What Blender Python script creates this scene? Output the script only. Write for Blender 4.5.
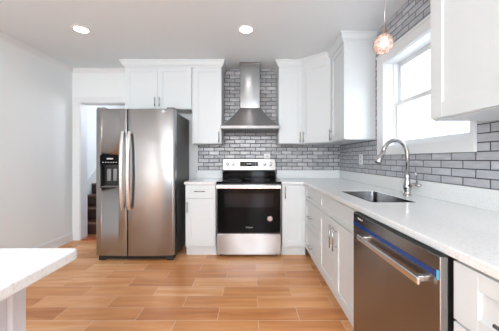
import bpy, bmesh, math, random
from mathutils import Vector, Matrix
random.seed(4)
PI = math.pi
scn = bpy.context.scene
for o in list(bpy.data.objects): bpy.data.objects.remove(o)
C = scn.collection

# ------------------------------------------------------------------ camera
EYE = 1.176
cam = bpy.data.cameras.new('camera'); co = bpy.data.objects.new('camera', cam); C.objects.link(co)
co.location = (0, 0, EYE); co.rotation_euler = (PI/2, 0, 0)
cam.sensor_width = 36; cam.lens = 252/499*36
cam.shift_x = -2.5/499; cam.shift_y = -6.5/499
cam.clip_start = 0.02; cam.clip_end = 200
scn.camera = co
# ------------------------------------------------------------------ light
scn.view_settings.view_transform = 'Standard'; scn.view_settings.look = 'None'
scn.view_settings.gamma = 1; scn.view_settings.use_curve_mapping = False
scn.view_settings.exposure = 1.24
w = bpy.data.worlds.new('world'); scn.world = w; w.use_nodes = True
bg = w.node_tree.nodes['Background']; bg.inputs[0].default_value = (0.78, 0.89, 1.0, 1); bg.inputs[1].default_value = 3.6

def sunlamp(direction, power):
    l = bpy.data.lights.new('sun', 'SUN'); l.energy = power; l.angle = 0.02; l.color = (1, .96, .9)
    o = bpy.data.objects.new('sun', l); C.objects.link(o)
    o.rotation_euler = Vector(direction).to_track_quat('-Z', 'Y').to_euler()
def area(name, loc, direction, sx, sy, power, col=(1, 1, 1)):
    l = bpy.data.lights.new(name, 'AREA'); l.shape = 'RECTANGLE'; l.size = sx; l.size_y = sy; l.energy = power; l.color = col
    o = bpy.data.objects.new(name, l); C.objects.link(o); o.location = loc
    o.rotation_euler = Vector(direction).to_track_quat('-Z', 'Y').to_euler()
sunlamp((1, -.25, -.8), 4)
# daylight through the tall windows of the room behind the camera
area('daylight_rear_window', (-1.75, -3.42, 1.35), (0, 1, 0.0), .45, 2.1, 9, (.86, .93, 1))
area('daylight_rear_window', (0.25, -3.42, 1.35), (0, 1, 0.0), .45, 2.1, 9, (.86, .93, 1))
# added soft fill below the ceiling, unseen, brightens the cabinet fronts evenly
area('fill_softlight', (-.85, -1.75, 2.44), (-.12, .35, -1), 2.6, 2.8, 128, (.90, .95, 1))

# daylight in the stair hall
area('daylight_hall', (-1.35, 4.9, 2.0), (-1, 0, -.2), .8, .8, 10, (.85, .9, 1))

# ------------------------------------------------------------------ materials
MATS = {}
def nmat(name):
    m = bpy.data.materials.new(name); m.use_nodes = True
    MATS[name] = m
    return m, m.node_tree.nodes, m.node_tree.links, m.node_tree.nodes['Principled BSDF']
def plain(name, col, rough=.5, metal=0, bump=0, bscale=200, var=0.0, coat=0, stretch=None):
    m, N, L, b = nmat(name)
    b.inputs['Base Color'].default_value = (*col, 1); b.inputs['Roughness'].default_value = rough
    b.inputs['Metallic'].default_value = metal
    if coat: b.inputs['Coat Weight'].default_value = coat; b.inputs['Coat Roughness'].default_value = .05
    g = N.new('ShaderNodeNewGeometry'); n = N.new('ShaderNodeTexNoise'); n.inputs['Scale'].default_value = bscale
    if stretch:
        mp = N.new('ShaderNodeMapping'); mp.inputs['Scale'].default_value = stretch
        L.new(g.outputs['Position'], mp.inputs[0]); L.new(mp.outputs[0], n.inputs['Vector'])
    else: L.new(g.outputs['Position'], n.inputs['Vector'])
    if var:
        mx = N.new('ShaderNodeMix'); mx.data_type = 'RGBA'
        mx.inputs[6].default_value = (*[c*(1-var) for c in col], 1); mx.inputs[7].default_value = (*[min(1, c*(1+var)) for c in col], 1)
        L.new(n.outputs[0], mx.inputs[0]); L.new(mx.outputs[2], b.inputs['Base Color'])
    if bump:
        bp = N.new('ShaderNodeBump'); bp.inputs['Strength'].default_value = bump; bp.inputs['Distance'].default_value = .001
        L.new(n.outputs[0], bp.inputs['Height']); L.new(bp.outputs[0], b.inputs['Normal'])
    return m
WALL = plain('wall_paint', (.89, .925, .925), .75, bump=.1, bscale=300)
CEIL = plain('ceiling_paint', (.84, .90, .93), .9, bump=.1, bscale=200)
TRIM = plain('trim_paint', (.84, .86, .87), .35, bump=.02)
CAB = plain('cabinet_paint', (.725, .765, .78), .38, bump=.03, bscale=60)
def aniso(m, a=.75, rot=0.0):
    N, L = m.node_tree.nodes, m.node_tree.links; b = N['Principled BSDF']
    t = N.new('ShaderNodeTangent'); t.direction_type = 'RADIAL'; t.axis = 'Z'
    g = N.new('ShaderNodeNewGeometry'); n = N.new('ShaderNodeTexNoise'); n.inputs['Scale'].default_value = 2.3; n.inputs['Detail'].default_value = 1
    L.new(g.outputs['Position'], n.inputs['Vector']); bp = N.new('ShaderNodeBump'); bp.inputs['Strength'].default_value = 1; bp.inputs['Distance'].default_value = .012
    L.new(n.outputs[0], bp.inputs['Height']); L.new(N['Bump'].outputs[0], bp.inputs['Normal']); L.new(bp.outputs[0], b.inputs['Normal'])
    L.new(t.outputs[0], b.inputs['Tangent']); b.inputs['Anisotropic'].default_value = a; b.inputs['Anisotropic Rotation'].default_value = rot
    return m
STEEL = plain('brushed_steel', (.37, .37, .375), .2, 1, bump=.05, bscale=6, var=.04, stretch=(60, 60, .6))
STEELH = plain('brushed_steel_horizontal', (.44, .44, .44), .26, 1, bump=.12, bscale=6, var=.04, stretch=(.6, 60, 60))
aniso(STEEL, .93, .25); aniso(STEELH, .93, .25)
CHROME = plain('satin_nickel', (.46, .46, .465), .22, 1)
HOODST = aniso(plain('hood_brushed_steel', (.42, .42, .42), .42, 1, bump=.04, bscale=6, stretch=(60, 60, .6)), .93, .25)
CHST = aniso(plain('chimney_brushed_steel', (.23, .23, .23), .2, 1, bump=.04, bscale=6, stretch=(60, 60, .6)), .9, .25)
CONST = aniso(plain('console_brushed_steel', (.30, .295, .29), .3, 1, bump=.04, bscale=6, stretch=(.6, 60, 60)), .6, .25)
DWSTEEL = aniso(plain('dark_brushed_steel', (.32, .31, .305), .25, 1, bump=.04, bscale=6, stretch=(60, 60, .6)), .93, .25)
HSTEEL = plain('handle_steel', (.82, .81, .80), .25, 1)
DSTEEL = plain('dark_grey_panel', (.13, .13, .13), .45, .3, bump=.05)
BLACK = plain('black_plastic', (.012, .012, .013), .35)
MBLACK = plain('matte_black', (.006, .006, .006), .8)
BGLASS = plain('black_glass', (.004, .004, .005), .06); BGLASS.node_tree.nodes['Principled BSDF'].inputs['Specular IOR Level'].default_value = .10
WGLASS = plain('oven_window_glass', (.008, .010, .016), .05); WGLASS.node_tree.nodes['Principled BSDF'].inputs['Specular IOR Level'].default_value = .18
GREYP = plain('grey_plastic', (.22, .22, .23), .4)
LGREY = plain('light_grey_plastic', (.62, .62, .62), .4)
WPLAST = plain('white_plastic', (.85, .85, .84), .35)
BLUE = plain('blue_film', (.012, .05, .22), .2)
CYAN = plain('cyan_tape', (.12, .5, .72), .4)
RED = plain('red_print', (.45, .08, .07), .5)
ROSE = plain('rose_gold_wire', (.62, .38, .28), .25, 1)
ISLE = plain('island_paint', (.66, .68, .72), .4, bump=.03)
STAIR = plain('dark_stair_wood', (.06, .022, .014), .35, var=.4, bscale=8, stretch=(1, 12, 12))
NOSE = plain('stair_nosing', (.20, .10, .07), .4)
THRESH = plain('threshold_wood', (.40, .10, .04), .35)
CONC = plain('concrete', (.5, .5, .5), .9, var=.1, bscale=5)

def emis(name, col, s):
    m, N, L, b = nmat(name); b.inputs['Emission Color'].default_value = (*col, 1); b.inputs['Emission Strength'].default_value = s
    b.inputs['Base Color'].default_value = (*col, 1); return m
LAMP = emis('lamp_lens', (1, .97, .92), 14)
BULB = emis('warm_bulb', (1, .88, .78), 4)
DIGIT = emis('display_digits', (.6, .85, 1), 1.2)

def glassmat(name, col, refl=.06):
    m = bpy.data.materials.new(name); m.use_nodes = True; N = m.node_tree.nodes; L = m.node_tree.links; N.clear()
    o = N.new('ShaderNodeOutputMaterial'); t = N.new('ShaderNodeBsdfTransparent'); g = N.new('ShaderNodeBsdfGlossy'); mx = N.new('ShaderNodeMixShader')
    t.inputs[0].default_value = (*col, 1); g.inputs['Roughness'].default_value = .02
    mx.inputs[0].default_value = refl; L.new(t.outputs[0], mx.inputs[1]); L.new(g.outputs[0], mx.inputs[2]); L.new(mx.outputs[0], o.inputs[0])
    return m
GLASS = glassmat('window_glass', (.97, .98, .98))
m, N, L, b = nmat('pink_crystal'); CRYS = m
b.inputs['Base Color'].default_value = (1, .92, .89, 1); b.inputs['Roughness'].default_value = .18
b.inputs['Transmission Weight'].default_value = .75; b.inputs['IOR'].default_value = 1.45

class G:   # small node-math helper
    def __init__(s, N, L): s.N, s.L = N, L
    def m(s, op, a, b=None, c=None):
        n = s.N.new('ShaderNodeMath'); n.operation = op
        for i, v in enumerate((a, b, c)):
            if v is None: continue
            if isinstance(v, (int, float)): n.inputs[i].default_value = v
            else: s.L.new(v, n.inputs[i])
        return n.outputs[0]
def grid_nodes(m, N, L, b, axu, axv, u0, v0, pw, ph, gap, half=.5):
    g = G(N, L); geo = N.new('ShaderNodeNewGeometry'); sp = N.new('ShaderNodeSeparateXYZ'); L.new(geo.outputs['Position'], sp.inputs[0])
    v = g.m('DIVIDE', g.m('SUBTRACT', sp.outputs[axv], v0), ph); row = g.m('FLOOR', v)
    odd = g.m('MULTIPLY', g.m('FLOORED_MODULO', row, 2.0), half)
    u = g.m('ADD', g.m('DIVIDE', g.m('SUBTRACT', sp.outputs[axu], u0), pw), odd); col = g.m('FLOOR', u)
    fu = g.m('SUBTRACT', u, col); fv = g.m('SUBTRACT', v, row)
    du = g.m('MULTIPLY', g.m('MINIMUM', fu, g.m('SUBTRACT', 1.0, fu)), pw)
    dv = g.m('MULTIPLY', g.m('MINIMUM', fv, g.m('SUBTRACT', 1.0, fv)), ph)
    d = g.m('MINIMUM', du, dv); grout = g.m('LESS_THAN', d, gap/2)
    cx = N.new('ShaderNodeCombineXYZ'); L.new(col, cx.inputs[0]); L.new(row, cx.inputs[1])
    wn = N.new('ShaderNodeTexWhiteNoise'); L.new(cx.outputs[0], wn.inputs['Vector'])
    return g, geo, sp, d, grout, wn, col, row
def ramp(N, stops):
    r = N.new('ShaderNodeValToRGB')
    while len(r.color_ramp.elements) < len(stops): r.color_ramp.elements.new(.5)
    for e, (p, c) in zip(r.color_ramp.elements, stops): e.position = p; e.color = (*c, 1)
    return r
def tilemat(name, axu, u0, v0, pw, ph, gap, stops, vn=.28):
    m, N, L, b = nmat(name)
    g, geo, sp, d, grout, wn, col, row = grid_nodes(m, N, L, b, axu, 2, u0, v0, pw, ph, gap)
    mp = N.new('ShaderNodeMapping'); mp.inputs['Scale'].default_value = (9, 9, 40)
    L.new(geo.outputs['Position'], mp.inputs[0])
    add = N.new('ShaderNodeVectorMath'); add.operation = 'ADD'; L.new(mp.outputs[0], add.inputs[0])
    sc = N.new('ShaderNodeVectorMath'); sc.operation = 'SCALE'; L.new(wn.outputs['Color'], sc.inputs[0]); sc.inputs['Scale'].default_value = 40; L.new(sc.outputs[0], add.inputs[1])
    n = N.new('ShaderNodeTexNoise'); n.inputs['Scale'].default_value = 1; n.inputs['Detail'].default_value = 4; L.new(add.outputs[0], n.inputs['Vector'])
    val = g.m('ADD', g.m('MULTIPLY', n.outputs[0], .75), g.m('MULTIPLY', wn.outputs['Value'], vn))
    r = ramp(N, stops); L.new(val, r.inputs[0])
    mx = N.new('ShaderNodeMix'); mx.data_type = 'RGBA'; L.new(grout, mx.inputs[0]); L.new(r.outputs[0], mx.inputs[6]); mx.inputs[7].default_value = (.045, .045, .05, 1)
    L.new(mx.outputs[2], b.inputs['Base Color'])
    L.new(g.m('ADD', g.m('MULTIPLY', grout, .5), .22), b.inputs['Roughness'])
    bp = N.new('ShaderNodeBump'); bp.inputs['Strength'].default_value = .6; bp.inputs['Distance'].default_value = .004
    L.new(g.m('MINIMUM', g.m('MULTIPLY', d, 120), 1.0), bp.inputs['Height']); L.new(bp.outputs[0], b.inputs['Normal'])
    return m
TILEB = tilemat('subway_tile_back', 0, -.623, 1.016, .15, .055, .008, [(.28, (.30, .305, .32)), (.5, (.43, .435, .455)), (.68, (.62, .62, .63)), (.85, (.82, .82, .82))])
TILER = tilemat('subway_tile_side', 1, 1.348, 1.016, .176, .0505, .006, [(.25, (.42, .43, .47)), (.5, (.50, .51, .55)), (.65, (.60, .61, .65)), (.85, (.74, .75, .78))], .18)

def floormat():
    m, N, L, b = nmat('wood_look_floor_tile')
    g, geo, sp, d, grout, wn, col, row = grid_nodes(m, N, L, b, 0, 1, .046, 2.0, .6, .1635, .0035)
    mp = N.new('ShaderNodeMapping'); mp.inputs['Scale'].default_value = (1.6, 14, 1); L.new(geo.outputs['Position'], mp.inputs[0])
    add = N.new('ShaderNodeVectorMath'); add.operation = 'ADD'; L.new(mp.outputs[0], add.inputs[0])
    sc = N.new('ShaderNodeVectorMath'); sc.operation = 'SCALE'; L.new(wn.outputs['Color'], sc.inputs[0]); sc.inputs['Scale'].default_value = 30; L.new(sc.outputs[0], add.inputs[1])
    n = N.new('ShaderNodeTexNoise'); n.inputs['Scale'].default_value = 1; n.inputs['Detail'].default_value = 5; n.inputs['Distortion'].default_value = .6; L.new(add.outputs[0], n.inputs['Vector'])
    val = g.m('ADD', g.m('MULTIPLY', n.outputs[0], .70), g.m('MULTIPLY', wn.outputs['Value'], .34))
    r = ramp(N, [(.24, (.50, .18, .055)), (.42, (.66, .28, .10)), (.60, (.77, .375, .155)), (.84, (.90, .58, .33))]); L.new(val, r.inputs[0])
    mx = N.new('ShaderNodeMix'); mx.data_type = 'RGBA'; L.new(grout, mx.inputs[0]); L.new(r.outputs[0], mx.inputs[6]); mx.inputs[7].default_value = (.80, .64, .50, 1)
    L.new(mx.outputs[2], b.inputs['Base Color']); b.inputs['Roughness'].default_value = .33
    bp = N.new('ShaderNodeBump'); bp.inputs['Strength'].default_value = .3; bp.inputs['Distance'].default_value = .002
    L.new(g.m('MINIMUM', g.m('MULTIPLY', d, 300), 1.0), bp.inputs['Height']); L.new(bp.outputs[0], b.inputs['Normal'])
    return m
FLOOR = floormat()
def quartz():
    m, N, L, b = nmat('white_quartz'); geo = N.new('ShaderNodeNewGeometry')
    n = N.new('ShaderNodeTexNoise'); n.inputs['Scale'].default_value = 110; n.inputs['Detail'].default_value = 3; L.new(geo.outputs['Position'], n.inputs['Vector'])
    r = ramp(N, [(.28, (.70, .70, .69)), (.40, (.82, .84, .84)), (.6, (.85, .875, .88)), (.8, (.88, .9, .905))]); L.new(n.outputs[0], r.inputs[0])
    L.new(r.outputs[0], b.inputs['Base Color']); b.inputs['Roughness'].default_value = .16
    return m
QUARTZ = quartz()
def siding(name, c1, c2, ph, pw=50, gap=.02):
    m, N, L, b = nmat(name)
    g, geo, sp, d, grout, wn, col, row = grid_nodes(m, N, L, b, 1, 2, 0, 0, pw, ph, gap)
    mx = N.new('ShaderNodeMix'); mx.data_type = 'RGBA'; L.new(grout, mx.inputs[0]); mx.inputs[6].default_value = (*c1, 1); mx.inputs[7].default_value = (*c2, 1)
    L.new(mx.outputs[2], b.inputs['Base Color']); b.inputs['Roughness'].default_value = .8
    return m
SIDE = siding('white_lap_siding', (.5, .52, .56), (.22, .27, .34), .2)
BRICK = siding('pale_brick', (.20, .13, .12), (.26, .22, .21), .075, .22, .012)

# ------------------------------------------------------------------ mesh helpers
class MB:
    def __init__(s): s.bm = bmesh.new()
    def _add(s, t, M=None, smooth=False):
        if M is not None: t.transform(M)
        if smooth:
            for f in t.faces: f.smooth = True
        me = bpy.data.meshes.new('tmp'); t.to_mesh(me); t.free(); s.bm.from_mesh(me); bpy.data.meshes.remove(me); return s
    def box(s, x0, x1, y0, y1, z0, z1, bev=0, seg=2, M=None, mi=0):
        t = bmesh.new(); bmesh.ops.create_cube(t, size=1)
        t.transform(Matrix.Translation(((x0+x1)/2, (y0+y1)/2, (z0+z1)/2)) @ Matrix.Diagonal((abs(x1-x0), abs(y1-y0), abs(z1-z0), 1)))
        if bev: bmesh.ops.bevel(t, geom=t.edges[:], offset=bev, segments=seg, affect='EDGES', profile=.5)
        for f in t.faces: f.material_index = mi
        return s._add(t, M)
    def prism(s, pts, z0, z1, bev=0, M=None, smooth=False):
        t = bmesh.new(); vs = [t.verts.new((x, y, z0)) for x, y in pts]; f = t.faces.new(vs)
        r = bmesh.ops.extrude_face_region(t, geom=[f]); bmesh.ops.translate(t, verts=[v for v in r['geom'] if isinstance(v, bmesh.types.BMVert)], vec=(0, 0, z1-z0))
        bmesh.ops.recalc_face_normals(t, faces=t.faces[:])
        if bev: bmesh.ops.bevel(t, geom=[e for e in t.edges if abs(e.verts[0].co.z-e.verts[1].co.z) < 1e-6], offset=bev, segments=2, affect='EDGES', profile=.5)
        return s._add(t, M, smooth)
    def lathe(s, prof, seg=24, M=None, smooth=True):
        t = bmesh.new(); rings = []
        for r, z in prof: rings.append([t.verts.new((r*math.cos(2*PI*i/seg), r*math.sin(2*PI*i/seg), z)) for i in range(seg)] if r > 1e-6 else [t.verts.new((0, 0, z))])
        for a, b_ in zip(rings, rings[1:]):
            for i in range(seg):
                j = (i+1) % seg
                if len(a) == 1 and len(b_) == 1: continue
                if len(a) == 1: t.faces.new((a[0], b_[i], b_[j]))
                elif len(b_) == 1: t.faces.new((a[i], a[j], b_[0]))
                else: t.faces.new((a[i], a[j], b_[j], b_[i]))
        bmesh.ops.recalc_face_normals(t, faces=t.faces[:])
        return s._add(t, M, smooth)
    def tube(s, pts, r, seg=12, M=None):
        pts = [Vector(p) for p in pts]; n = len(pts); rs = r if isinstance(r, (list, tuple)) else [r]*n
        t = bmesh.new(); rings = []; up = None
        for i, p in enumerate(pts):
            d = (pts[min(i+1, n-1)]-pts[max(i-1, 0)]).normalized()
            if up is None: up = Vector((0, 0, 1)) if abs(d.z) < .9 else Vector((0, 1, 0))
            a = d.cross(up).normalized(); up = a.cross(d).normalized()
            rings.append([t.verts.new(p+rs[i]*(math.cos(2*PI*k/seg)*a+math.sin(2*PI*k/seg)*up)) for k in range(seg)])
        for a, b_ in zip(rings, rings[1:]):
            for i in range(seg): j = (i+1) % seg; t.faces.new((a[i], a[j], b_[j], b_[i]))
        t.faces.new(rings[0][::-1]); t.faces.new(rings[-1])
        bmesh.ops.recalc_face_normals(t, faces=t.faces[:])
        for f in t.faces: f.smooth = len(f.verts) == 4
        return s._add(t, M)
    def sweep(s, path, prof):
        """prof = [(out, z)] closed loop; out is to the RIGHT of the path direction, mitred."""
        t = bmesh.new(); P = [Vector((x, y)) for x, y in path]; n = len(P); rings = []
        for i in range(n):
            ns = []
            if i > 0: d = (P[i]-P[i-1]).normalized(); ns.append(Vector((d.y, -d.x)))
            if i < n-1: d = (P[i+1]-P[i]).normalized(); ns.append(Vector((d.y, -d.x)))
            m_ = sum(ns, Vector((0, 0))).normalized(); k = 1/max(.2, m_.dot(ns[0]))
            rings.append([t.verts.new((P[i].x+m_.x*k*o, P[i].y+m_.y*k*o, z)) for o, z in prof])
        q = len(prof)
        for a, b_ in zip(rings, rings[1:]):
            for i in range(q): j = (i+1) % q; t.faces.new((a[i], a[j], b_[j], b_[i]))
        t.faces.new(rings[0][::-1]); t.faces.new(rings[-1]); bmesh.ops.recalc_face_normals(t, faces=t.faces[:])
        return s._add(t)
    def build(s, name, mat, parent=None, world=False):
        """world=True: coordinates are world coordinates, the parent has no rotation."""
        me = bpy.data.meshes.new(name); s.bm.to_mesh(me); s.bm.free()
        for m_ in (mat if isinstance(mat, list) else [mat]): me.materials.append(m_)
        o = bpy.data.objects.new(name, me); C.objects.link(o)
        if parent:
            o.parent = parent
            if world:
                off = Vector(parent.location); pp = parent.parent
                while pp: off += Vector(pp.location); pp = pp.parent
                me.transform(Matrix.Translation(-off))
        return o
def tag(o, label=None, cat=None, group=None, kind=None):
    if label: o['label'] = label
    if cat: o['category'] = cat
    if group: o['group'] = group
    if kind: o['kind'] = kind
    return o
def thing(name, label, cat, loc=(0, 0, 0), rz=0, group=None):
    o = bpy.data.objects.new(name, None); C.objects.link(o); o.location = loc; o.rotation_euler = (0, 0, rz); o.empty_display_size = .1
    return tag(o, label, cat, group)
def struct(o): o['kind'] = 'structure'; return o
def cut(o, cutter_mb):
    c = cutter_mb.build('cutter', WPLAST); c.location = o.matrix_world.translation if not o.parent else (0, 0, 0)
    md = o.modifiers.new('cut', 'BOOLEAN'); md.operation = 'DIFFERENCE'; md.object = c; md.solver = 'EXACT'
    bpy.context.view_layer.update()
    dg = bpy.context.evaluated_depsgraph_get(); me = bpy.data.meshes.new_from_object(o.evaluated_get(dg))
    o.modifiers.clear(); o.data = me; bpy.data.objects.remove(c)
def text_mesh(name, body, size, M, mat, parent, depth=.0006):
    cu = bpy.data.curves.new('t', 'FONT'); cu.body = body; cu.size = size; cu.align_x = 'CENTER'; cu.align_y = 'CENTER'; cu.extrude = depth
    t = bpy.data.objects.new('t', cu); C.objects.link(t); bpy.context.view_layer.update()
    me = bpy.data.meshes.new_from_object(t.evaluated_get(bpy.context.evaluated_depsgraph_get())); bpy.data.objects.remove(t)
    me.transform(M); me.materials.clear(); me.materials.append(mat)
    o = bpy.data.objects.new(name, me); C.objects.link(o); o.parent = parent; return o
FACE_Y = Matrix.Rotation(PI/2, 4, 'X')     # text standing up, read from -Y

# ================================================================== SETTING
XL, XR, YB, YR, ZC = -2.60, 1.275, 3.65, -3.5, 2.478
OY0, OY1, OZ0, OZ1 = 1.445, 2.42, 1.285, 2.10       # window opening
DX0, DX1, DZ = -2.49, -1.70, 1.995                 # doorway
struct(MB().box(-3.2, 1.45, YR-.15, 7.2, -.1, 0).build('floor', FLOOR))
struct(MB().box(-3.2, 1.45, YR-.15, 7.2, ZC, ZC+.12).build('ceiling', CEIL))
struct(MB().box(XL-.14, XL, YR, YB, 0, ZC).build('wall_left', WALL))
# back wall: painted blocks, and tiled blocks standing 8 mm proud
mb = MB()
mb.box(-3.2, DX0, YB, YB+.14, 0, ZC); mb.box(DX0, DX1, YB, YB+.14, DZ, ZC)
mb.box(DX1, -.782, YB, YB+.14, 0, ZC); mb.box(-.782, XR, YB, YB+.14, 0, ZC)
struct(mb.build('wall_back', WALL))
struct(MB().box(-.782, XR, YB-.008, YB-.0003, .9, ZC).build('wall_back_tiling', TILEB))
mb = MB()
for a in ((YR, OY0, 0, ZC), (OY1, YB+.14, 0, ZC), (OY0, OY1, 0, OZ0), (OY0, OY1, OZ1, ZC)):
    mb.box(XR, XR+.175, *a)
struct(mb.build('wall_right', TILER))
mb = MB()    # rear wall with two tall windows
for a in ((XL, -2.0, 0, ZC), (-1.5, 0, 0, ZC), (.5, XR, 0, ZC), (-2.0, -1.5, 0, .3), (0, .5, 0, .3), (-2.0, -1.5, 2.4, ZC), (0, .5, 2.4, ZC)):
    mb.box(a[0], a[1], YR-.15, YR, a[2], a[3])
struct(mb.build('wall_rear', WALL))
# stair hall walls
struct(MB().box(-3.2, -3.0, YB+.14, 7.2, 0, ZC).build('wall_hall_left', WALL))
struct(MB().box(-1.2, -1.05, YB+.14, 7.2, 0, ZC).build('wall_hall_right', WALL))
struct(MB().box(-3.0, -1.2, 7.05, 7.2, 0, ZC).build('wall_hall_back', WALL))
# crown moulding of the room, baseboards, door casing
CP = [(0, ZC-.06), (.006, ZC-.06), (.010, ZC-.048), (.030, ZC-.028), (.036, ZC-.012), (.046, ZC-.010), (.046, ZC-.0005), (0, ZC-.0005)]
struct(MB().sweep([(XL, YR), (XL, YB), (-1.68, YB)], CP).build('trim_1', TRIM))
BP = [(0, 0), (.018, 0), (.018, .012), (.014, .015), (.014, .095), (.009, .108), (.009, .115), (0, .118)]
struct(MB().sweep([(XL, YR), (XL, YB), (-2.575, YB)], BP).build('baseboard_left', TRIM))
mb = MB()
mb.box(-2.578, DX0+.005, YB-.018, YB, 0, DZ+.075, .003); mb.box(DX0, DX1+.08, YB-.018, YB, DZ-.005, DZ+.075, .003)
mb.box(DX1, DX1+.085, YB-.018, YB, 0, DZ, .003)
mb.box(DX0-.002, DX0+.012, YB-.003, YB+.145, 0, DZ); mb.box(DX0, DX1, YB-.003, YB+.145, DZ-.012, DZ+.002); mb.box(DX1-.012, DX1+.002, YB-.003, YB+.145, 0, DZ)
struct(mb.build('trim_2', TRIM))
struct(MB().box(DX0+.012, DX1-.012, YB-.01, YB+.15, 0, .012, .003).build('trim_3', THRESH))

# staircase in the hall
st = thing('staircase', 'dark wooden stair with white skirt seen through the doorway beside the refrigerator', 'stairs', (-2.4, 3.95, 0))
mb = MB(); nb = MB()
for k in range(10):
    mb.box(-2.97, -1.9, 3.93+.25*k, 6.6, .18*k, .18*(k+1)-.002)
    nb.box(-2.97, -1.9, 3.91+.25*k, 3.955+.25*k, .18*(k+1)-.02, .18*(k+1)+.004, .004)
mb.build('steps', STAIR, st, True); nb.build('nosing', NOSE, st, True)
mb = MB(); t = bmesh.new()
vs = [t.verts.new((-2.998, y, z)) for y, z in ((3.85, 0), (3.85, .30), (6.6, 2.26), (6.6, 1.9), (4.0, 0))]
f = t.faces.new(vs); r = bmesh.ops.extrude_face_region(t, geom=[f]); bmesh.ops.translate(t, verts=[v for v in r['geom'] if isinstance(v, bmesh.types.BMVert)], vec=(.026, 0, 0))
bmesh.ops.recalc_face_normals(t, faces=t.faces[:]); mb._add(t); mb.build('skirt_board', TRIM, st, True)

# ---- window over the sink
wn = bpy.data.objects.new('window_1', None); C.objects.link(wn); wn.location = (XR, 1.97, OZ0); wn['kind'] = 'structure'
mb = MB()
c0, c1, cz0, cz1 = 1.425, 2.53, 1.216, 2.185
mb.box(XR-.022, XR-.0005, OY1-.008, c1, cz0, cz1, .003); mb.box(XR-.022, XR-.0005, c0, OY0+.008, cz0, cz1, .003)
mb.box(XR-.0215, XR-.0005, OY0, OY1, OZ1-.008, cz1, .003); mb.box(XR-.0215, XR-.0005, OY0, OY1, cz0, OZ0+.004, .003)
mb.box(XR-.03, XR-.0005, c0-.005, c1+.005, cz1-.012, cz1+.006, .003)
mb.build('casing', TRIM, wn, True)
mb = MB()
mb.box(XR-.004, XR+.17, OY1-.014, OY1, OZ0, OZ1); mb.box(XR-.004, XR+.17, OY0, OY0+.014, OZ0, OZ1)
mb.box(XR-.004, XR+.17, OY0, OY1, OZ1-.014, OZ1); mb.box(XR-.004, XR+.17, OY0, OY1, OZ0-.0, OZ0+.014)
for yy, s in ((OY1-.014, -1), (OY0+.014, 1)):
    mb.box(XR+.075, XR+.09, yy, yy+s*.012, OZ0, OZ1)
mb.build('jamb', TRIM, wn, True)
def sash(name, xa, xb, z0, z1):
    y0, y1 = OY0+.014, OY1-.014; s = .042
    mb = MB(); mb.box(xa, xb, y0, y0+s, z0, z1, .003); mb.box(xa, xb, y1-s, y1, z0, z1, .003)
    mb.box(xa, xb, y0+s, y1-s, z0, z0+s*1.1, .003); mb.box(xa, xb, y0+s, y1-s, z1-s, z1, .003)
    o = mb.build(name, TRIM, wn, True)
    xm = (xa+xb)/2; MB().box(xm-.002, xm+.002, y0+s-.005, y1-s+.005, z0+s, z1-s+.005).build('pane', GLASS, o, True)
sash('lower_sash', XR+.092, XR+.122, OZ0+.014, 1.715)
sash('upper_sash', XR+.126, XR+.156, 1.675, OZ1-.014)

# ---- outside
nh = thing('neighbour_house', 'pale house seen overexposed through the kitchen window, brick above white siding', 'building', (5.6, 4, -.6))
MB().box(5, 9, -4, 16, -.6, 3.15).build('siding_wall', SIDE, nh, True)
MB().box(5.02, 9, -4, 16, 3.16, 8).build('brick_wall', BRICK, nh, True)
MB().box(4.85, 5.02, -4, 16, 3.08, 3.2, .01).build('band_board', TRIM, nh, True)
struct(MB().box(1.5, 30, -15, 30, -.7, -.6).build('ground', CONC))

# ================================================================== CABINETS
def door_mb(mb, x0, x1, z0, z1, y=0, rail=.066, th=.02):
    """shaker front; its face is at y-th"""
    g = .0015; x0 += g; x1 -= g; z0 += g; z1 -= g; f = y-th
    rz = min(rail, (z1-z0)*.28)
    mb.box(x0, x0+rail, f, y, z0, z1, .0012, 1); mb.box(x1-rail, x1, f, y, z0, z1, .0012, 1)
    mb.box(x0+rail, x1-rail, f, y, z0, z0+rz, .0012, 1); mb.box(x0+rail, x1-rail, f, y, z1-rz, z1, .0012, 1)
    mb.box(x0+rail-.003, x1-rail+.003, f+.009, y-.002, z0+rz-.003, z1-rz+.003)
def pull(parent, x, z, L_, vert=True, y=-.02):
    mb = MB(); off = .03; r = .0055
    if vert:
        mb.tube([(x, y-off, z-L_/2), (x, y-off, z+L_/2)], r, 10)
        for s in (-1, 1): mb.tube([(x, y+.0005, z+s*L_*.32), (x, y-off, z+s*L_*.32)], r*.8, 8)
    else:
        mb.tube([(x-L_/2, y-off, z), (x+L_/2, y-off, z)], r, 10)
        for s in (-1, 1): mb.tube([(x+s*L_*.32, y+.0005, z), (x+s*L_*.32, y-off, z)], r*.8, 8)
    return mb.build('handle', CHROME, parent)
def cabinet(name, label, cat, loc, rz, w_, d_, z0, z1, fronts, toe=0, group=None, top_open=False, rail=.066):
    """local frame: x 0..w along the face, y 0 (carcass front) .. d (wall); fronts = (kind, x0,x1,z0,z1,handle)"""
    t = thing(name, label, cat, loc, rz, group)
    mb = MB(); e = .0006
    if toe:
        mb.box(e, w_-e, .05, d_, 0.0005, toe+.001)
    if top_open:
        mb.box(e, .02, 0, d_, toe, z1); mb.box(w_-.02, w_-e, 0, d_, toe, z1); mb.box(.02, w_-.02, d_-.015, d_, toe, z1)
        mb.box(.02, w_-.02, 0, d_, toe, toe+.02); mb.box(.02, w_-.02, 0, .02, toe, z1)
    else: mb.box(e, w_-e, 0, d_, max(z0, toe), z1)
    mb.build('carcass', CAB, t)
    for kind, x0, x1, a, b_, h in fronts:
        m_ = MB(); door_mb(m_, x0, x1, a, b_, -.0005, rail); o = m_.build(kind, CAB, t)
        if h: pull(o, *h, y=-.0205)
    return t
ZU0, ZU1 = 1.378, 2.40
UY = 3.325+.02; UD = YB-.008-UY-.001
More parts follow.
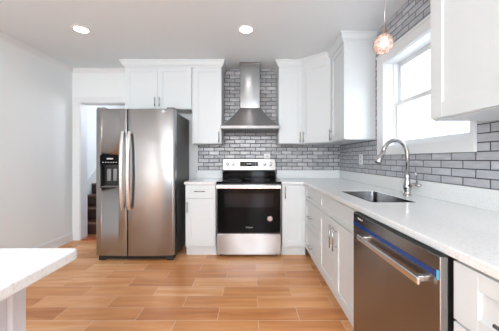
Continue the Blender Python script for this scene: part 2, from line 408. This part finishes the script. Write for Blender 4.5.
# left run of wall cabinets
cabinet('wall_cabinet', 'short white two-door wall cabinet above the refrigerator', 'cabinet', (-1.678, UY, 0), 0, .880, YB-UY-.001, 1.835, ZU1,
        [('door', 0, .433, 1.84, 2.395, (.433-.03, 1.925, .12)), ('door', .433, .88, 1.84, 2.395, (.433+.03, 1.925, .12))])
cabinet('wall_cabinet', 'tall narrow white wall cabinet left of the range hood', 'cabinet', (-.797, UY, 0), 0, .394, UD, ZU0, ZU1,
        [('door', 0.02, .394, ZU0+.005, 2.395, (.394-.032, 1.46, .14))])
# right run
cabinet('wall_cabinet', 'narrow white wall cabinet right of the range hood, joining the angled corner cabinet', 'cabinet', (.353, UY, 0), 0, .312, UD, ZU0, ZU1,
        [('door', 0, .312, ZU0+.005, 2.395, (.312-.035, 1.46, .14))])
t = thing('wall_cabinet', 'white angled corner wall cabinet set diagonally where the tiled walls meet', 'cabinet', (.665, UY, 0), -PI/4)
RXF = .971; cl = (RXF-.665)*math.sqrt(2)
inv = Matrix.Translation((.665, UY, 0)) @ Matrix.Rotation(-PI/4, 4, 'Z'); inv.invert()
cp = [(.6656, UY), (RXF, UY-(RXF-.665)), (XR-.001, UY-(RXF-.665)), (XR-.001, YB-.009), (.6656, YB-.009)]
MB().prism(cp, ZU0, ZU1, M=inv).build('carcass', CAB, t)
m_ = MB(); door_mb(m_, .012, cl-.012, ZU0+.005, 2.395, -.0005); o = m_.build('door', CAB, t); pull(o, .05, 1.46, .14, y=-.0205)
CY = UY-(RXF-.665)
cabinet('wall_cabinet', 'white wall cabinet on the right wall between the corner and the window', 'cabinet', (RXF, CY-.001, 0), -PI/2, CY-2.60, XR-RXF-.001, ZU0, ZU1,
        [('door', .008, CY-2.60, ZU0+.005, 2.395, (.045, 1.46, .14))])
ND = 1.345-.20
cabinet('wall_cabinet', 'large white wall cabinet close by at the upper right, right of the window', 'cabinet', (RXF, 1.345, 0), -PI/2, ND, XR-RXF-.001, ZU0, ZU1,
        [('door', 0, ND/2, ZU0+.005, 2.395, (ND/2-.035, 1.46, .14)), ('door', ND/2, ND, ZU0+.005, 2.395, (ND/2+.035, 1.46, .14))], rail=.080)
CC = [(-.005, 2.385), (.010, 2.385), (.012, 2.40), (.024, 2.41), (.034, 2.435), (.038, 2.455), (.048, 2.458), (.048, ZC-.0008), (-.005, ZC-.0008)]
fy = UY-.022; s2 = .022
tag(MB().sweep([(-1.678, YB-.001), (-1.678, fy), (-.403, fy), (-.403, YB-.009)][::-1], [(-o, z) for o, z in CC]).build('crown_moulding', CAB),
    'white crown moulding along the top of the wall cabinets left of the hood', 'moulding')
k = s2*math.tan(PI/8)
path = [(.353, YB-.009), (.353, fy), (.665-k, fy), (RXF-s2, CY+k), (RXF-s2, 2.60), (XR-.001, 2.60)]
tag(MB().sweep(path[::-1], [(-o, z) for o, z in CC]).build('crown_moulding', CAB), 'white crown moulding following the angled wall cabinets right of the hood', 'moulding')
tag(MB().sweep([(XR-.001, 1.345), (RXF-s2, 1.345), (RXF-s2, .2)][::-1], [(-o, z) for o, z in CC]).build('crown_moulding', CAB), 'white crown moulding on top of the near upper right cabinet', 'moulding')

# base cabinets
BF = 3.045; BX = .655; ZB = .872
cabinet('base_cabinet', 'narrow white base cabinet with one drawer between refrigerator and range', 'cabinet', (-.803, BF, 0), 0, .366, YB-BF-.001, 0, ZB,
        [('drawer', 0.004, .362, .705, .862, (.18, .79, .13, False)), ('door', .004, .362, .125, .700, (.03, .60, .13))], toe=.115)
cabinet('base_cabinet', 'white base cabinet with a single full-height door right of the range', 'cabinet', (.362, BF, 0), 0, BX-.362, YB-BF-.001, 0, ZB,
        [('door', .008, BX-.362-.012, .125, .862, (.036, .775, .145))], toe=.115)
DSY, SBY, DWY, NCY = 3.035, 2.385, 1.478, .785
RD = XR-BX-.001
dw_ = DSY-SBY
cabinet('base_cabinet', 'white base cabinet with a stack of three drawers at the inner corner', 'cabinet', (BX, DSY, 0), -PI/2, dw_, RD, 0, ZB,
        [('drawer', .03, dw_, .705, .862, (dw_/2, .76, .15, False)), ('drawer', .03, dw_, .41, .700, (dw_/2, .545, .15, False)), ('drawer', .03, dw_, .125, .405, (dw_/2, .225, .15, False))], toe=.115)
sw = SBY-DWY
cabinet('base_cabinet', 'white sink base cabinet with a false front over two doors beside the dishwasher', 'cabinet', (BX, SBY-.001, 0), -PI/2, sw, RD, 0, ZB,
        [('false_front', 0, sw, .705, .862, None), ('door', 0, sw/2, .125, .700, (sw/2-.035, .575, .18)), ('door', sw/2, sw, .125, .700, (sw/2+.04, .575, .18))], toe=.115, top_open=True)
cabinet('base_cabinet', 'white base cabinet with drawer nearest the viewer, right of the dishwasher', 'cabinet', (BX-.008, NCY, 0), -PI/2, .60, RD+.008, 0, ZB,
        [('drawer', 0, .60, .680, .862, (.30, .765, .27, False)), ('door', 0, .30, .125, .675, (.265, .58, .15)), ('door', .30, .60, .125, .675, (.335, .58, .15))], toe=.115, rail=.085)

# ================================================================== COUNTERTOPS
CZ0, CZ1, CE = .8725, .902, .615
ct = thing('countertop', 'short white quartz countertop between refrigerator and range', 'countertop', (-.62, 3.33, CZ0))
MB().prism([(-.812, 3.01), (-.431, 3.01), (-.431, YB-.009), (-.812, YB-.009)], CZ0, CZ1, .003).build('slab', QUARTZ, ct, True)
MB().box(-.805, -.431, YB-.030, YB-.009, CZ1, 1.016, .003).build('upstand', QUARTZ, ct, True)
ct = thing('countertop', 'long white speckled quartz countertop turning the corner and holding the sink', 'countertop', (1, 1.5, CZ0))
sl = MB().prism([(.357, 3.01), (CE, 3.01), (CE, .15), (XR-.001, .15), (XR-.001, YB-.009), (.357, YB-.009)], CZ0, CZ1, .003).build('slab', QUARTZ, ct, True)
SX0, SX1, SY0, SY1 = .752, 1.052, 1.59, 2.17
def rrect(x0, x1, y0, y1, r, n=5):
    p = []
    for cx, cy, a0 in ((x1-r, y1-r, 0), (x0+r, y1-r, 90), (x0+r, y0+r, 180), (x1-r, y0+r, 270)):
        for i in range(n+1): a = math.radians(a0+90*i/n); p.append((cx+r*math.cos(a), cy+r*math.sin(a)))
    return p
c = MB().prism(rrect(SX0, SX1, SY0, SY1, .03), .8, 1.0).build('cutter', WPLAST)
md = sl.modifiers.new('cut', 'BOOLEAN'); md.operation = 'DIFFERENCE'; md.object = c; md.solver = 'EXACT'
bpy.context.view_layer.update(); me = bpy.data.meshes.new_from_object(sl.evaluated_get(bpy.context.evaluated_depsgraph_get()))
sl.modifiers.clear(); sl.data = me; bpy.data.objects.remove(c)
mb = MB(); mb.box(.357, XR-.001, YB-.030, YB-.009, CZ1, 1.016, .003); mb.box(XR-.021, XR-.001, .15, YB-.028, CZ1, 1.016, .003)
mb.build('upstand', QUARTZ, ct, True)

# sink
sk = thing('kitchen_sink', 'stainless undermount sink let into the long countertop below the window', 'sink', (.9, 1.885, .67))
def ring(p, z): return [(x, y, z) for x, y in p]
t = bmesh.new()
loops = [ring(rrect(SX0+.0015, SX1-.0015, SY0+.0015, SY1-.0015, .03), CZ1-.003),
         ring(rrect(SX0+.004, SX1-.004, SY0+.004, SY1-.004, .03), .70), ring(rrect(SX0+.025, SX1-.025, SY0+.025, SY1-.025, .03), .683),
         ring(rrect(.87, .93, 1.855, 1.915, .029), .678)]
R_ = [[t.verts.new(p) for p in l] for l in loops]
for a, b_ in zip(R_, R_[1:]):
    for i in range(len(a)): j = (i+1) % len(a); t.faces.new((a[i], a[j], b_[j], b_[i]))
t.faces.new(R_[-1]); bmesh.ops.recalc_face_normals(t, faces=t.faces[:])
bmesh.ops.solidify(t, geom=t.faces[:], thickness=-.0015)
mb = MB(); mb._add(t, smooth=False); mb.build('bowl', STEEL, sk, True)
MB().lathe([(0, .002), (.02, .002), (.028, .004), (.038, .005), (.042, .001), (.042, -.003), (0, -.003)], 24, Matrix.Translation((.9, 1.885, .681))).build('drain', CHROME, sk, True)

# faucet
FX, FYY = 1.165, 1.89
fc = thing('kitchen_faucet', 'brushed nickel gooseneck pull-down faucet behind the sink', 'faucet', (FX, FYY, CZ1))
MB().lathe([(0, 0), (.030, 0), (.030, .006), (.024, .012), (.020, .03), (.026, .05), (.028, .07), (.022, .095), (.018, .12), (.020, .135), (.020, .16), (.014, .168), (0, .168)], 28).build('body', CHROME, fc)
arc = [(0, 0, .165), (0, 0, .30)]
for i in range(1, 15):
    a = PI*i/14*.93; arc.append((-.092+.092*math.cos(a), 0, .30+.115*math.sin(a)))
MB().tube(arc, .0142, 16).build('spout', CHROME, fc)
p1 = Vector(arc[-1]); dr = (Vector(arc[-1])-Vector(arc[-2])).normalized(); dr = (dr+Vector((-.28, 0, -.1))).normalized()
q = MB(); q.tube([p1-dr*.006, p1+dr*.02, p1+dr*.05, p1+dr*.085, p1+dr*.088], [.016, .018, .020, .027, .025], 18)
hd = q.build('spray_head', CHROME, fc)
MB().tube([p1+dr*.0885, p1+dr*.092], [.022, .021], 18).build('nozzle', BLACK, hd)
q = MB(); q.tube([(0, -.018, .075), (.012, -.042, .085), (.014, -.052, .088)], [.014, .013, .012], 14)
q.tube([(.012, -.045, .086), (.030, -.065, .10), (.022, -.075, .155), (.010, -.078, .175)], [.008, .007, .006, .005], 10)
q.tube([(.014, -.05, .085), (.040, -.075, .085), (.052, -.082, .083)], [.008, .010, .006], 10)
q.build('lever', CHROME, fc)

# outlets
def outlet(label, loc, rz, w_=.072, h_=.116):
    o = thing('wall_outlet', label, 'outlet', loc, rz)
    MB().box(-w_/2, w_/2, -.006, 0, -h_/2, h_/2, .002).build('cover_plate', WPLAST, o)
    for s in (-1, 1): MB().box(-.017, .017, -.0085, -.006, s*.027-.017, s*.027+.017, .001).build('socket', LGREY, o)
outlet('white wall outlet on the side tile wall left of the faucet', (XR-.0006, 2.945, 1.172), -PI/2, .09)
outlet('white wall outlet on the back tiles peeking above the range console', (.218, YB-.0086, 1.192), 0, .085)

# ================================================================== REFRIGERATOR
FL, FR, FYF = -1.800, -.893, 2.905
fr = thing('refrigerator', 'stainless side-by-side refrigerator with ice and water dispenser, below the short cabinet', 'refrigerator', (-1.345, 3.2, 0))
MB().box(FL+.006, FR-.006, 3.0, 3.60, .03, 1.73, .006).build('case', DSTEEL, fr, True)
def front_y(x): u = (x-(FL+FR)/2)/((FR-FL)/2); return FYF-.022*(1-u*u)+.0
def fdoor(x0, x1):
    n = 18; pts = []
    r = .012
    for i in range(n+1):
        x = x0+(x1-x0)*i/n; e = min(x-x0, x1-x); yy = front_y(x)
        if e < r: yy += r-math.sqrt(max(0, r*r-(r-e)**2))
        pts.append((x, yy))
    pts = [(x0, front_y(x0)+r)]+[(x0+r*.15, front_y(x0)+r*.5), (x0+r*.5, front_y(x0)+r*.15)]+pts[1:-1]+[(x1-r*.5, front_y(x1)+r*.15), (x1-r*.15, front_y(x1)+r*.5), (x1, front_y(x1)+r)]
    pts += [(x1, 2.995), (x0, 2.995)]
    return MB().prism(pts, .065, 1.752, .003)
SEAM = -1.427
dl = fdoor(FL, SEAM-.003).build('freezer_door', STEEL, fr, True)
drr = fdoor(SEAM+.003, FR).build('fridge_door', STEEL, fr, True)
for o in (dl, drr):
    for p in o.data.polygons: p.use_smooth = abs(p.normal.z) < .3 and p.normal.y < -.5 and abs(p.normal.x) < .3
# dispenser recess
dx0, dx1, dz0, dz1 = -1.742, -1.515, .842, 1.222
c = MB().box(dx0+.01, dx1-.01, 2.8, 2.965, dz0+.012, dz1-.10).build('cutter', WPLAST)
md = dl.modifiers.new('cut', 'BOOLEAN'); md.operation = 'DIFFERENCE'; md.object = c; md.solver = 'EXACT'
bpy.context.view_layer.update(); me = bpy.data.meshes.new_from_object(dl.evaluated_get(bpy.context.evaluated_depsgraph_get()))
dl.modifiers.clear(); dl.data = me; bpy.data.objects.remove(c)
fyd = front_y(-1.63)-.004
mb = MB()
mb.box(dx0, dx0+.012, fyd, 2.96, dz0, dz1, .002); mb.box(dx1-.012, dx1, fyd, 2.96, dz0, dz1, .002)
mb.box(dx0, dx1, fyd, 2.96, dz0, dz0+.014, .002); mb.box(dx0+.01, dx1-.01, 2.955, 2.964, dz0, dz1-.1)
dp = mb.build('dispenser', BLACK, dl, True)
MB().box(dx0, dx1, fyd-.002, 2.93, dz1-.112, dz1, .002).build('control_panel', BGLASS, dl, True)
mb = MB()
for i in range(6): mb.box(dx0+.03+i*.03, dx0+.045+i*.03, fyd-.0032, fyd-.0018, dz1-.088, dz1-.080)
mb.box(dx0+.08, dx0+.15, fyd-.0032, fyd-.0018, dz1-.05, dz1-.035)
mb.build('control_icons', LGREY, dl, True)
for xx in (-1.66, -1.59): MB().box(xx-.024, xx+.024, 2.925, 2.94, dz0+.08, dz0+.22, .005).build('paddle', GREYP, dl, True)
MB().box(dx0+.015, dx1-.015, fyd+.006, 2.955, dz0+.0142, dz0+.02, .001).build('drip_tray', GREYP, dl, True)
def fhandle(x, par):
    yb = front_y(x); z0, z1 = .60, 1.49; t = bmesh.new(); rings = []
    n = 22
    for i in range(n+1):
        u = i/n; z = z0+(z1-z0)*u; bow = .062*(1-(2*u-1)**4)*.35+.03+.028*math.sin(PI*u); hw = .0165; d_ = .016
        rings.append([t.verts.new((x+sx*hw*k, yb-bow+dy*d_, z)) for sx, dy, k in ((-1, .5, 1), (-1, -.2, 1), (-.5, -.5, 1), (.5, -.5, 1), (1, -.2, 1), (1, .5, 1))])
    for a, b_ in zip(rings, rings[1:]):
        for i in range(6): j = (i+1) % 6; t.faces.new((a[i], a[j], b_[j], b_[i]))
    t.faces.new(rings[0]); t.faces.new(rings[-1]); bmesh.ops.recalc_face_normals(t, faces=t.faces[:])
    mb = MB(); mb._add(t)
    for z in (z0+.012, z1-.012): mb.box(x-.0155, x+.0155, yb-.034, yb+.002, z-.012, z+.012, .002)
    mb.build('handle', HSTEEL, par, True)
fhandle(SEAM-.038, dl); fhandle(SEAM+.038, drr)
MB().box(FL+.02, FR-.02, 2.93, 3.02, .012, .062, .004).build('base_grille', BLACK, fr, True)
for xx in (FL+.05, FR-.05): MB().box(xx-.045, xx+.045, 2.915, 3.03, 1.753, 1.775, .006).build('hinge_cover', GREYP, fr, True)
for xx in (FL+.06, FR-.06):
    MB().box(xx-.04, xx+.04, 2.925, 2.99, .0005, .03, .004).build('foot', BLACK, fr, True)
    MB().box(xx-.02, xx+.02, 3.5, 3.55, .0005, .031, .004).build('foot', BLACK, fr, True)
# small pale emblem near the top of the right door
lx, lz = -1.018, 1.722; ly = front_y(lx)-.0012
mb = MB()
t = Matrix.Translation((lx, ly, lz)) @ Matrix.Rotation(PI/2, 4, 'X')
star = [(.030*(1 if i % 2 == 0 else .42)*math.cos(PI/2+i*PI/4)*1.15, .026*(1 if i % 2 == 0 else .42)*math.sin(PI/2+i*PI/4)) for i in range(8)]
mb.prism(star, -.0008, .0008, M=t); mb.build('emblem', LGREY, drr, True)

# ================================================================== RANGE
RL, RR = -.426, .349; rc = (RL+RR)/2
rg = thing('electric_range', 'stainless electric range with black glass oven door and back console under the hood', 'oven', (rc, 3.3, 0))
MB().box(RL+.004, RR-.004, 3.045, 3.625, .03, .885, .003).build('body', DSTEEL, rg, True)
for xx in (RL+.05, RR-.05):
    for yy in (3.09, 3.56): MB().lathe([(0, 0.0005), (.018, .0005), (.018, .012), (.01, .014), (.01, .032), (0, .032)], 14, Matrix.Translation((xx, yy, 0))).build('foot', BLACK, rg, True)
ck = MB().box(RL, RR, 3.0, 3.56, .884, .906, .004).build('cooktop', BGLASS, rg, True)
for bx, by, rr in ((-.21, 3.16, .11), (.17, 3.16, .09), (-.21, 3.41, .08), (.17, 3.41, .11), (0, 3.44, .05)):
    mb = MB()
    mb.lathe([(rr-.004, 0), (rr-.004, .0006), (rr, .0006), (rr, 0)], 40, Matrix.Translation((rc+bx, by, .9062))); mb.build('burner_ring', GREYP, ck, True)
MB().box(RL+.002, RR-.002, 3.008, 3.044, .872, .884, .002).build('front_trim', BLACK, rg, True)
# console
cs = MB(); cs.box(RL+.022, RR-.022, 3.565, 3.625, .906, 1.01, .003)
cs.box(RL+.014, RR-.014, 3.552, 3.566, .906, .985, .002); cs.build('console_base', BGLASS, rg, True)
t = bmesh.new(); vs = [t.verts.new((RL+.016, y, z)) for y, z in ((3.540, 1.018), (3.546, 1.178), (3.622, 1.178), (3.622, 1.002), (3.55, 1.002))]
f = t.faces.new(vs); r = bmesh.ops.extrude_face_region(t, geom=[f]); bmesh.ops.translate(t, verts=[v for v in r['geom'] if isinstance(v, bmesh.types.BMVert)], vec=(RR-RL-.032, 0, 0))
bmesh.ops.recalc_face_normals(t, faces=t.faces[:]); bmesh.ops.bevel(t, geom=t.edges[:], offset=.005, segments=2, affect='EDGES', profile=.5)
mb = MB(); mb._add(t); cn = mb.build('console', CONST, rg, True)
tilt = math.atan2(.006, .16)
def onc(x, z): return Matrix.Translation((x, 3.540+(z-1.018)*.006/.16, z)) @ Matrix.Rotation(-tilt, 4, 'X')
MB().box(-.128, .128, -.003, .004, -.032, .032, .001, M=onc(rc+.0, 1.105)).build('display', BGLASS, cn, True)
mb = MB()
for i in range(11):
    if i in (4, 5, 6): mb.box(-.008, .008, -.0042, -.0028, -.006, .012, M=onc(rc-.11+.022*i, 1.105))
    else:
        for dz in (-.016, 0, .016): mb.box(-.005, .005, -.0042, -.0028, -.002+dz, .002+dz, M=onc(rc-.11+.022*i, 1.105))
mb.build('display_marks', LGREY, cn, True)
for xx in (-.307, -.225, .215, .295):
    kx = rc+xx
    kn = MB().lathe([(0, 0), (.023, 0), (.022, .018), (.019, .022), (0, .022)], 22, onc(kx, 1.105) @ Matrix.Rotation(PI/2, 4, 'X')).build('knob', HSTEEL, cn, True)
    MB().box(-.002, .002, -.0235, -.0215, -.002, .017, M=onc(kx, 1.105)).build('pointer', BLACK, kn, True)
# oven door
dr_ = MB().box(RL+.003, RR-.003, 3.004, 3.043, .286, .870, .003).build('oven_door', STEELH, rg, True)
MB().box(RL+.009, RR-.009, 2.999, 3.0045, .292, .822, .002).build('door_glass', BGLASS, dr_, True)
MB().box(RL+.10, RR-.10, 2.9983, 2.9995, .60, .765, .0004).build('window', WGLASS, dr_, True)
hb = MB(); hb.box(RL+.004, RR-.004, 2.944, 2.962, .828, .862, .006, 3)
for xx in (RL+.022, RR-.022): hb.box(xx-.014, xx+.014, 2.955, 3.005, .834, .856, .003)
hb.build('handle', HSTEEL, dr_, True)
text_mesh('brand_mark', 'Whirlpool', .020, Matrix.Translation((rc+.005-rg.location.x, 2.9985-rg.location.y, .362)) @ FACE_Y, LGREY, dr_)
stx, stz = .213, .465
sk_ = MB().lathe([(0, 0), (.031, 0), (.031, .0006), (0, .0006)], 28, Matrix.Translation((stx, 2.9986, stz)) @ Matrix.Rotation(PI/2, 4, 'X')).build('round_sticker', WPLAST, dr_, True)
mb = MB(); Mx = Matrix.Translation((stx, 2.9979, stz)) @ Matrix.Rotation(PI/2, 4, 'X')
mb.lathe([(.021, 0), (.027, 0), (.027, .0003), (.021, .0003), (.021, 0)], 28, Mx); mb.box(-.012, .012, -.004, .004, 0, .0003, M=Mx)
mb.build('sticker_print', RED, sk_, True)
MB().box(RL+.003, RR-.003, 3.004, 3.043, .034, .280, .004).build('storage_drawer', STEELH, rg, True)

# ================================================================== RANGE HOOD
hx = -.027; HL, HR = -.4025, .3525; hyf = 3.15; hyb = YB-.010
hd_ = thing('range_hood', 'stainless chimney range hood on the tiled wall above the range', 'hood', (hx, 3.4, 1.55))
cw = .133; cyf = 3.39
t = bmesh.new()
levels = []
for i in range(9):
    u = i/8; e = u**.80          # gentle concave flare
    levels.append((HL+(hx-cw-HL)*e, HR+(hx+cw-HR)*e, hyf+(cyf-hyf)*e, 1.592+(1.862-1.592)*u))
rings = [[t.verts.new(p) for p in ((HL, hyf, 1.564), (HR, hyf, 1.564), (HR, hyb, 1.564), (HL, hyb, 1.564))]]
for a, b_, y, z in levels: rings.append([t.verts.new(p) for p in ((a, y, z), (b_, y, z), (b_, hyb, z), (a, hyb, z))])
for a, b_ in zip(rings, rings[1:]):
    for i in range(4): j = (i+1) % 4; t.faces.new((a[i], a[j], b_[j], b_[i]))
t.faces.new(rings[-1])
bmesh.ops.recalc_face_normals(t, faces=t.faces[:])
for f in t.faces: f.smooth = False
bmesh.ops.solidify(t, geom=t.faces[:], thickness=.0015)
mb = MB(); mb._add(t); mb.build('canopy', HOODST, hd_, True)
ch = MB(); ch.box(hx-cw, hx+cw, cyf, hyb, 1.862, ZC-.012, .002); ch.box(hx-cw-.01, hx+cw+.01, cyf-.012, hyb, ZC-.022, ZC-.001, .002)
ch.build('chimney', CHST, hd_, True)
# baffle filters: perforated pattern
m, N, L, b = nmat('hood_filter'); FILT = m
g = G(N, L); geo = N.new('ShaderNodeNewGeometry'); sp = N.new('ShaderNodeSeparateXYZ'); L.new(geo.outputs['Position'], sp.inputs[0])
fa = g.m('SINE', g.m('MULTIPLY', g.m('ADD', sp.outputs[0], sp.outputs[1]), 130)); fb = g.m('SINE', g.m('MULTIPLY', g.m('SUBTRACT', sp.outputs[0], sp.outputs[1]), 130))
msk = g.m('GREATER_THAN', g.m('MULTIPLY', fa, fb), .0)
mx = N.new('ShaderNodeMix'); mx.data_type = 'RGBA'; L.new(msk, mx.inputs[0]); mx.inputs[6].default_value = (.35, .35, .35, 1); mx.inputs[7].default_value = (.008, .008, .008, 1)
L.new(mx.outputs[2], b.inputs['Base Color']); b.inputs['Roughness'].default_value = .4; b.inputs['Metallic'].default_value = .5
for a, b_ in ((HL+.012, hx-.002), (hx+.002, HR-.012)): MB().box(a, b_, hyf+.012, hyb-.02, 1.550, 1.5665, .001).build('filter', FILT, hd_, True)
cpn = MB()
for i in range(4): cpn.lathe([(0, 0), (.005, 0), (.005, .0015), (0, .0015)], 12, Matrix.Translation((hx-.03+.02*i, hyf-.0006, 1.578)) @ Matrix.Rotation(PI/2, 4, 'X'))
cpn.build('push_buttons', BLACK, hd_, True)

# ================================================================== DISHWASHER
DX = .590
dwt = thing('dishwasher', 'stainless built-in dishwasher with blue film strip under the long countertop', 'dishwasher', (.9, 1.13, 0))
dy0, dy1 = NCY+.006, DWY-.012
MB().box(.64, XR-.03, dy0+.008, dy1-.004, .10, .868, .003).build('tub', BLACK, dwt, True)
MB().box(.68, .75, dy0+.004, dy1-.002, .0005, .10).build('toe_panel', BLACK, dwt, True)
dd = MB().box(DX, .617, dy0, dy1, .105, .868, .003).build('door', DWSTEEL, dwt, True)
MB().box(.6172, .646, dy0+.012, dy1-.004, .11, .868, .002).build('door_liner', BLACK, dd, True)
MB().box(DX+.003, .6165, dy0+.003, dy1-.003, .8682, .8712, .001).build('control_strip', MBLACK, dd, True)
MB().box(DX-.0012, DX-.0002, dy0+.002, dy1-.002, .800, .818).build('film_strip', BLUE, dd, True)
MB().box(DX-.0022, DX-.0013, dy0+.001, dy0+.012, .794, .824).build('tape_tab', CYAN, dd, True)
mb = MB(); mb.box(DX-.036, DX-.022, .845, 1.335, .752, .778, .005, 3)
for yy in (.875, 1.305): mb.box(DX-.025, DX+.001, yy-.012, yy+.012, .755, .775, .003)
mb.build('handle', HSTEEL, dd, True)
Mt = Matrix.Translation((DX-.0006, 1.375, .846)) @ Matrix.Rotation(-PI/2, 4, 'Z') @ FACE_Y
Mt = Matrix.Translation(-Vector(dwt.location)) @ Mt
text_mesh('brand_mark', 'Whirlpool', .014, Mt, LGREY, dd)

# ================================================================== ISLAND
it = tag(MB().prism([(-.53-.0, -.9)] + [(-.53, .755-.02*0)] + [(-.53-.02*(1-math.cos(math.radians(a))), .757+.02*math.sin(math.radians(a))) for a in (30, 60, 90)] + [(-1.5, .777), (-1.5, -.9)], .873, .902, .004).build('island_countertop', QUARTZ),
    'white speckled quartz countertop corner of the island at the lower left', 'countertop')
ib = thing('island_cabinet', 'pale grey painted island base under the lower left countertop', 'cabinet', (-1, -.1, 0))
MB().box(-1.43, -.612, -.85, .66, .0005, .872, .002).build('carcass', ISLE, ib, True)
MB().box(-.6115, -.598, .628, .668, .0005, .872, .002).build('corner_post', ISLE, ib, True)
MB().box(-.6115, -.598, -.85, .627, .0005, .12, .002).build('base_rail', ISLE, ib, True)

# ================================================================== LIGHTS (fixtures)
def can(label, x, y):
    o = thing('recessed_light', label, 'ceiling light', (x, y, ZC), 0, 'recessed ceiling lights')
    MB().lathe([(.062, -.001), (.062, -.006), (.082, -.006), (.086, -.001)], 40).build('trim_ring', WPLAST, o)
    MB().lathe([(0, -.0035), (.0615, -.0035), (.0615, -.001), (0, -.001)], 40).build('lens', LAMP, o)
can('glowing round recessed ceiling light at the left, in front of the refrigerator', -1.715, 2.53)
can('glowing round recessed ceiling light in front of the range hood', -.06, 2.53)
for x, y in ((-1.70, .2), (-.055, .2), (-1.70, -2), (-.055, -2)): can('added round recessed fill light in the ceiling, out of view', x, y)  # unseen cans added on the same grid for extra room light

PX, PY, PZ = .952, 1.81, 2.005
pd = thing('pendant_light', 'small pendant with faceted glowing pinkish shade hanging at the window', 'pendant light', (PX, PY, ZC))
MB().lathe([(0, -.0005), (.045, -.0005), (.045, -.012), (.03, -.022), (0, -.022)], 24).build('ceiling_canopy', HSTEEL, pd)
MB().tube([(0, 0, -.02), (0, 0, PZ+.1-ZC)], .0022, 8).build('cord', HSTEEL, pd)
MB().lathe([(0, .115), (.010, .113), (.014, .10), (.014, .07), (.018, .066), (0, .066)], 16, Matrix.Translation((0, 0, PZ-ZC))).build('socket', ROSE, pd)
prof = [(.018, .068), (.045, .05), (.062, .018), (.068, -.018), (.055, -.05), (.028, -.070)]
def faceted(wire):
    t = bmesh.new(); sg = 9; rings = []
    Mt = Matrix.Translation((-.010, 0, PZ-ZC)) @ Matrix.Rotation(.22, 4, 'Y')
    for k_, (r, z) in enumerate(prof): rings.append([t.verts.new(Mt @ Vector((r*math.cos(2*PI*(i+.5*(k_ % 2))/sg), r*math.sin(2*PI*(i+.5*(k_ % 2))/sg), z))) for i in range(sg)])
    for k_, (a, b_) in enumerate(zip(rings, rings[1:])):
        for i in range(sg):
            j = (i+1) % sg
            if k_ % 2 == 0: t.faces.new((a[i], a[j], b_[i])); t.faces.new((a[j], b_[j], b_[i]))
            else: t.faces.new((a[i], b_[j], b_[i])); t.faces.new((a[i], a[j], b_[j]))
    bmesh.ops.recalc_face_normals(t, faces=t.faces[:])
    mb = MB()
    if wire:
        for e in t.edges: mb.tube([e.verts[0].co.copy(), e.verts[1].co.copy()], .0016, 5)
        t.free()
    else:
        bmesh.ops.solidify(t, geom=t.faces[:], thickness=.003); mb._add(t)
    return mb
sh = faceted(False).build('shade', CRYS, pd); faceted(True).build('wire_frame', ROSE, sh)
MB().lathe([(0, .05), (.010, .046), (.012, .03), (.022, .008), (.024, -.006), (.018, -.02), (0, -.027)], 18, Matrix.Translation((-.004, 0, PZ-ZC))).build('bulb', BULB, pd)
